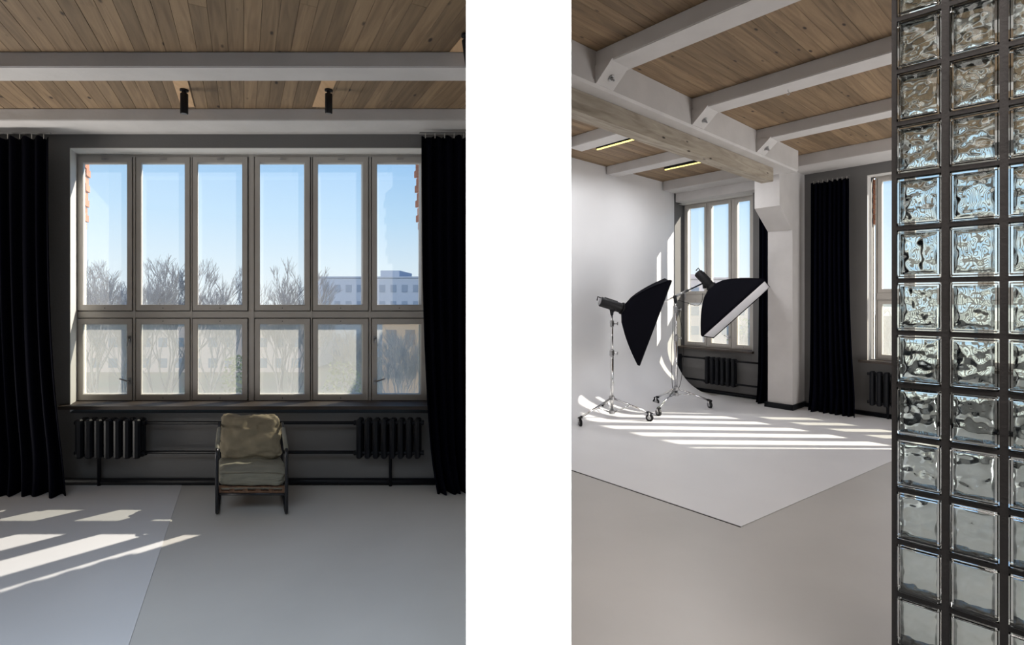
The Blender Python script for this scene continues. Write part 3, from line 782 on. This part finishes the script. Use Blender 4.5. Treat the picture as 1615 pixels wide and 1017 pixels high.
# stand 1
pole1 = floor_pt(965, 659); pole1 = Vector(((965-CX)/FPX*7.3, 7.3, 0))
wh1 = [floor_pt(915, 672.5), floor_pt(1024.5, 664.5), floor_pt(949, 652)]
zz = lambda py, Y: EYE + (HY-py)/FPX*Y
stand('chrome wheeled light stand left, under the softbox facing the window', pole1, wh1, zz(627, 7.3), zz(649, 7.3), zz(497, 7.3), (.2, 1.0, .3))
A1 = G(1006, 575, 7.0); D1 = G(1056.5, 442, 7.0)
s1, f1, b0, b1 = softbox('tall black softbox turned away, pointing right from the left stand', D1, A1, (.15, .75, .05), G(983, 487, 7.28), .33, G(945, 474, 7.22)-G(983, 486, 7.28))
f1['label'] = 'black flash head behind the left softbox, on top of the left stand'
t = thing('stand_adapter', 'black tilt bracket joining the left stand to its flash head', 'bracket', G(965, 497, 7.3))
put('swivel', MB().tube([G(965, 497, 7.3), G(965, 487, 7.3)], [.02, .035], 10), 'blackplastic', t)
put('knob', MB().tube([G(965, 491, 7.3), G(971, 489, 7.2)], .014, 8), 'blackplastic', t)
# stand 2 with boom
Y2 = 8.05
pole2 = Vector(((1066-CX)/FPX*Y2, Y2, 0))
wh2 = [floor_pt(1034.5, 638.5), floor_pt(1038.5, 656), floor_pt(1119.5, 643.5)]
stand('chrome wheeled boom stand in front of the narrow window', pole2, wh2, zz(612, Y2), zz(621, Y2), zz(476, Y2), (1.2, .4, .2))
A2 = Vector((2.849, 7.75, 1.156)); D2 = Vector((3.613, 7.40, 1.982)); e22 = Vector((.453, .75, -.084))
c2 = A2 + (D2-A2+e22)/2; n2 = Vector((.57, -.423, -.705)).normalized()
s2, f2, b0, b1 = softbox('black softbox on the boom, tilted down with its white diffuser showing', D2, A2, e22, c2-n2*.50, .30, -n2+Vector((.06, 0, 0)))
f2['label'] = 'black flash head behind the boom softbox'
bm_l = G(1036, 481, Y2-.05); bm_r = G(1110, 446, 8.22)
bt = thing('boom_arm', 'chrome boom arm reaching from the right stand to the tilted softbox', 'boom arm', G(1066, 469, Y2))
put('boom_tube', MB().tube([bm_l, bm_r], .013, 10), 'chrome', bt, smooth=True)
put('boom_sleeve', MB().tube([bm_l.lerp(bm_r, .40), bm_l.lerp(bm_r, .66)], .021, 10), 'steel', bt, smooth=True)
put('boom_pivot', MB().tube([G(1066, 477, Y2), G(1064, 466, Y2)], .026, 10), 'blackplastic', bt)
put('counterweight', MB().tube([bm_l, bm_l+(bm_r-bm_l).normalized()*.10], .03, 10), 'black', bt)
put('boom_clamp', MB().tube([bm_r+Vector((0, 0, .03)), bm_r+Vector((.01, 0, -.09))], .026, 10), 'blackplastic', bt)
put('clamp_knob', MB().tube([G(1080, 461, Y2), G(1081, 470, Y2)], .010, 8), 'steel', bt)
def cable(name, pts, lab, r=.004):
    P = [Vector(p) for p in pts]; out_ = []
    for i in range(len(P)-1):
        p0 = P[max(0, i-1)]; p1 = P[i]; p2 = P[i+1]; p3 = P[min(len(P)-1, i+2)]
        for k in range(6):
            s = k/6; out_.append(.5*((2*p1)+(p2-p0)*s+(2*p0-5*p1+4*p2-p3)*s*s+(-p0+3*p1-3*p2+p3)*s**3))
    out_.append(P[-1])
    tag(put(name, MB().tube(out_, r, 6), 'blackplastic', smooth=True), lab, 'cable')
cable('power_cable', [G(1108, 462, 8.2), G(1107, 474, 8.2), G(1100, 482, 8.15), G(1085, 478, 8.1), G(1068, 473, Y2)], 'thin black cable looping below the boom softbox')
cable('power_cable', [G(1071, 484, Y2-.03), G(1072, 500, Y2-.04), G(1077, 525, Y2-.02), G(1078, 560, Y2), G(1074, 600, Y2), G(1068, 618, Y2)], 'black cable hanging down right of the boom stand')
cable('power_cable', [G(1062, 482, Y2-.05), G(1061, 520, Y2-.05), G(1059, 560, Y2-.05), G(1060, 600, Y2-.05), G(1061, 614, Y2-.05)], 'black cable hanging down left of the boom stand')

# ------------------------------------------------------------------ glass block wall
gA = Vector((1.466, 1.99, 0)); gd = Vector((847.5, -812, 0)).normalized(); gn = Vector((-gd.y, gd.x, 0))   # gn points away from the camera
gang = math.atan2(gd.y, gd.x)
PW, PH, TH = .1555, .2012, .085
def glass_block(seed):
    mb = MB(); bm = mb.bm; w, h = PW-.016, PH-.016
    mb.box(0, w, 0, TH, 0, h)
    bmesh.ops.bevel(bm, geom=list(bm.edges), offset=.009, segments=3, affect='EDGES')
    bmesh.ops.recalc_face_normals(bm, faces=bm.faces)
    n0 = set(bm.faces)
    # wavy hollow inside, normals pointing into the hollow
    m, d0 = .015, .011; NX, NZ = 18, 22
    def wav(x, z, k):
        q = Vector((x*34+seed*5.1, z*34+k*7.7, seed*1.3+k))
        return (.0044 + .0008*(seed % 3))*noise.noise(q) + .0014*noise.noise(q*2.2)
    G_ = {}
    for k, y in ((0, d0), (1, TH-d0)):
        for i in range(NX+1):
            for j in range(NZ+1):
                x = m + (w-2*m)*i/NX; z = m + (h-2*m)*j/NZ
                e = min(1, min(i, NX-i, j, NZ-j)/1.5)
                G_[k, i, j] = bm.verts.new((x, y + wav(x, z, k)*(e*.8+.2) + (1-e)*(.0035 if k == 0 else -.0035), z))
    F = bm.faces.new
    for i in range(NX):
        for j in range(NZ):
            F((G_[0, i, j], G_[0, i, j+1], G_[0, i+1, j+1], G_[0, i+1, j]))
            F((G_[1, i, j], G_[1, i+1, j], G_[1, i+1, j+1], G_[1, i, j+1]))
    for i in range(NX):
        F((G_[0, i, 0], G_[0, i+1, 0], G_[1, i+1, 0], G_[1, i, 0])); F((G_[0, i, NZ], G_[1, i, NZ], G_[1, i+1, NZ], G_[0, i+1, NZ]))
    for j in range(NZ):
        F((G_[0, 0, j], G_[1, 0, j], G_[1, 0, j+1], G_[0, 0, j+1])); F((G_[0, NX, j], G_[0, NX, j+1], G_[1, NX, j+1], G_[1, NX, j]))
    inner = [f for f in bm.faces if f not in n0]
    bmesh.ops.recalc_face_normals(bm, faces=inner)
    # recalc makes them point outwards of the hollow; flip so they face the air inside
    bmesh.ops.reverse_faces(bm, faces=inner)
    for e_ in bm.edges:
        if len(e_.link_faces) == 2 and e_.calc_face_angle(0) > .7: e_.smooth = False
    me = bpy.data.meshes.new('glass_block'); bm.to_mesh(me); bm.free()
    no = len(n0)
    for p in me.polygons: p.use_smooth = p.index >= no
    me.materials.append(M['glass']); return me
gw = struct(thing('glass_block_wall', 'partition of stacked wavy glass blocks in dark mortar at the right edge', 'partition', gA))
gb = [glass_block(s) for s in range(5)]
NR, NC = 18, 6
z00 = EYE + (HY-935)/FPX*1.99 - 3*PH      # a joint passes here
kmin = 0
z00 = z00 + .0
while z00 > 0.02: z00 -= PH
while z00 < 0: z00 += PH
rows_ = int((RCE-z00)/PH)
for c in range(NC):
    for r in range(rows_):
        o = bpy.data.objects.new('glass_block', gb[(r*3+c*2) % 5]); COL.objects.link(o); o.parent = gw
        o.location = gd*(c*PW+.012) + Vector((0, 0, z00 + r*PH+.008)); o.rotation_euler = (0, 0, gang)
mb = MB()
def FG(x, y, z): return gA + gd*x + gn*y + Vector((0, 0, z))
LW = NC*PW+.012
for c in range(NC+1):
    x = c*PW+.004; mb.box(x-.0115 if c else 0, x+.0115, .008, TH-.008, 0, RCE, FG)
put('upright_joint', mb, 'mortar', gw)
mb = MB()
for r in range(rows_+1):
    z = z00+r*PH; mb.box(.001, LW-.001, .009, TH-.009, max(0, z-.0085), min(z+.0085, RCE), FG)
mb.box(0.001, LW-.001, .009, TH-.009, z00+rows_*PH, RCE, FG)
put('level_joint', mb, 'mortar', gw)

# ------------------------------------------------------------------ outdoors
GZ = -9.0
ground = struct(put('ground', MB().prism([(-150, 14), (150, 14), (260, 320), (-260, 320)], GZ-.2, GZ), 'grass'))
def tree(px, Y, top_py, seed, m, lab, spread=.42, levels=6, thick=.012):
    rnd = random.Random(seed); x = (px-CX)/FPX*Y; Ht = EYE + (HY-top_py)/FPX*Y - GZ
    mb = MB(); base = Vector((x, Y, GZ))
    def grow(p, d, L, r, lv):
        mid = p + d*L*.5 + Vector((rnd.uniform(-1, 1), rnd.uniform(-1, 1), 0))*L*.04
        q = p + d*L
        mb.tube([p, mid, q], [r, r*.85, r*.66], 4 if lv < 3 else 3, cap=False)
        if lv >= levels: return
        n = 3 if lv else 4
        for k in range(n):
            a = rnd.uniform(0, 2*math.pi); s = rnd.uniform(.5, 1.25)*spread
            dd = (d + Vector((math.cos(a)*s, math.sin(a)*s, rnd.uniform(.0, .3)))).normalized()
            grow(p + d*L*rnd.uniform(.55, 1.0) if k else q, dd, L*rnd.uniform(.62, .80), max(r*.56, .005*Y/14), lv+1)
    grow(base, Vector((rnd.uniform(-.04, .04), 0, 1)).normalized(), Ht*.34, Ht*thick, 0)
    # scale to the requested height
    top = max(v.co.z for v in mb.bm.verts); f = Ht/(top-GZ)
    for v in mb.bm.verts: v.co = base + (v.co-base)*f
    tag(put('bare_tree', mb, m, origin=base), lab, 'tree', 'leafless trees outside the windows')
T_ = [(178, 26, 402, 1, 'bark', 'pale leafless birch outside the first window from the left'),
      (252, 30, 395, 2, 'barkdark', 'tall leafless tree outside the second window from the left'),
      (330, 34, 415, 3, 'bark', 'leafless tree outside the third window from the left'),
      (452, 30, 404, 4, 'barkdark', 'leafless tree outside the fourth window from the left'),
      (372, 48, 440, 8, 'bark', 'small distant leafless tree beside the middle mullion'),
      (142, 34, 424, 5, 'barkdark', 'leafless tree at the far left edge of the wide window'),
      (628, 28, 515, 6, 'bark', 'small leafless tree before the sand coloured building'),
      (548, 34, 505, 7, 'bark', 'low leafless tree outside the fifth window from the left'),
      (1175, 30, 500, 9, 'bark', 'leafless tree outside the narrow window, right pane'),
      (1420, 30, 440, 10, 'barkdark', 'leafless tree outside the window behind the glass blocks')]
for px, Y, tp, sd, m, lab in T_: tree(px, Y, tp, sd, m, lab, levels=7 if Y < 32 else 6)
def building(name, lab, px0, px1, top_py, Y, depth, wm, gm, nx, nz, extra=None, fl=3.0):
    x0, x1 = (px0-CX)/FPX*Y, (px1-CX)/FPX*Y; zt = EYE + (HY-top_py)/FPX*Y
    t = thing(name, lab, 'building', Vector(((x0+x1)/2, Y, GZ)))
    mb = MB().box(x0, x1, Y, Y+depth, GZ, zt)
    if extra: a, b, tp = extra; mb.box((a-CX)/FPX*Y, (b-CX)/FPX*Y, Y+1, Y+depth-1, zt-.1, EYE+(HY-tp)/FPX*Y)
    put('walls', mb, wm, t)
    put('cornice', MB().box(x0-.15, x1+.15, Y-.2, Y+depth+.2, zt, zt+.25), wm, t)
    dx = (x1-x0)/nx
    for j in range(nz):
        z = zt - 1.0 - (j+1)*fl + fl*.45
        for i in range(nx):
            x = x0 + dx*(i+.5); put('window', MB().box(x-dx*.26, x+dx*.26, Y-.06, Y+.1, z, z+fl*.45), gm, t)
building('apartment_building', 'distant blue grey apartment block with a raised stair head', 488, 700, 438, 95, 14, 'bluewall', 'blueglass', 12, 5, (598, 628, 426))
building('apartment_building', 'sand coloured building seen through the lowest right window pane', 603, 720, 497, 46, 10, 'sandwall', 'sandglass', 4, 3)
building('apartment_building', 'pinkish apartment block outside the narrow window', 1060, 1300, 440, 80, 14, 'pinkwall', 'blueglass', 10, 6, (1090, 1104, 432))
building('apartment_building', 'long low grey block seen between the trees', 60, 480, 486, 75, 12, 'pinkwall', 'blueglass', 16, 4)
def bush(px, py, Y, r, seed, lab):
    rnd = random.Random(seed); mb = MB(); x = (px-CX)/FPX*Y; z = EYE+(HY-py)/FPX*Y; base = Vector((x, Y, GZ))
    for k in range(900):
        a = rnd.uniform(0, 6.28); b = rnd.uniform(0, 1)**.5; hgt = rnd.uniform(0, z-GZ)
        rr = r*b*(1.1-.7*hgt/(z-GZ)); c = base + Vector((rr*math.cos(a), rr*math.sin(a), hgt)); s = .12*Y/30
        d = Vector((rnd.uniform(-1, 1), rnd.uniform(-1, 1), rnd.uniform(-1, 1))).normalized()*s; f = d.orthogonal().normalized()*s*.5
        mb.bm.faces.new([mb.bm.verts.new(c-d), mb.bm.verts.new(c+f), mb.bm.verts.new(c+d), mb.bm.verts.new(c-f)])
    mb.tube([base, base+Vector((0, 0, (z-GZ)*.7))], .12, 5)
    tag(put('bush', mb, 'leaf', origin=base), lab, 'bush')
bush(545, 570, 32, 2.4, 1, 'yellow green shrub seen through the fifth lower pane')
bush(378, 560, 30, 1.8, 2, 'yellow green shrub seen through the third lower pane')
bush(1182, 500, 34, 3.0, 3, 'yellow green tree outside the right pane of the narrow window')

# ------------------------------------------------------------------ housing and slit mask added behind the camera for the divider's fill lamp
pl = thing('added_projector', 'unseen black projector added behind the camera to whiten the divider', 'projector', Vector((.02, -1.2, 1.8)))
S = Vector((.02, -1.2, 1.95))
def at_slit(x, off=.20): return S.x + (x-S.x)*off/2.8
mb = MB(); a, b = at_slit(-.150), at_slit(.191); y = S.y+.20
mb.box(-.35, a, y-.002, y+.002, 1.55, 2.35); mb.box(b, .39, y-.002, y+.002, 1.55, 2.35)
put('mask_blade', mb, 'blackplastic', pl)  # added blades trim the fill to the divider's width
mb = MB(); mb.box(-.36, -.35, S.y-.12, y+.01, 1.55, 2.35); mb.box(.39, .40, S.y-.12, y+.01, 1.55, 2.35)
mb.box(-.36, .40, S.y-.13, S.y-.12, 1.55, 2.35); mb.box(-.36, .40, S.y-.13, y+.01, 2.35, 2.36); mb.box(-.36, .40, S.y-.13, y+.01, 1.54, 1.55)
put('housing', mb, 'blackplastic', pl)
put('hanger', MB().box(0, .04, S.y, S.y+.04, 2.36, 4.02), 'blackplastic', pl)
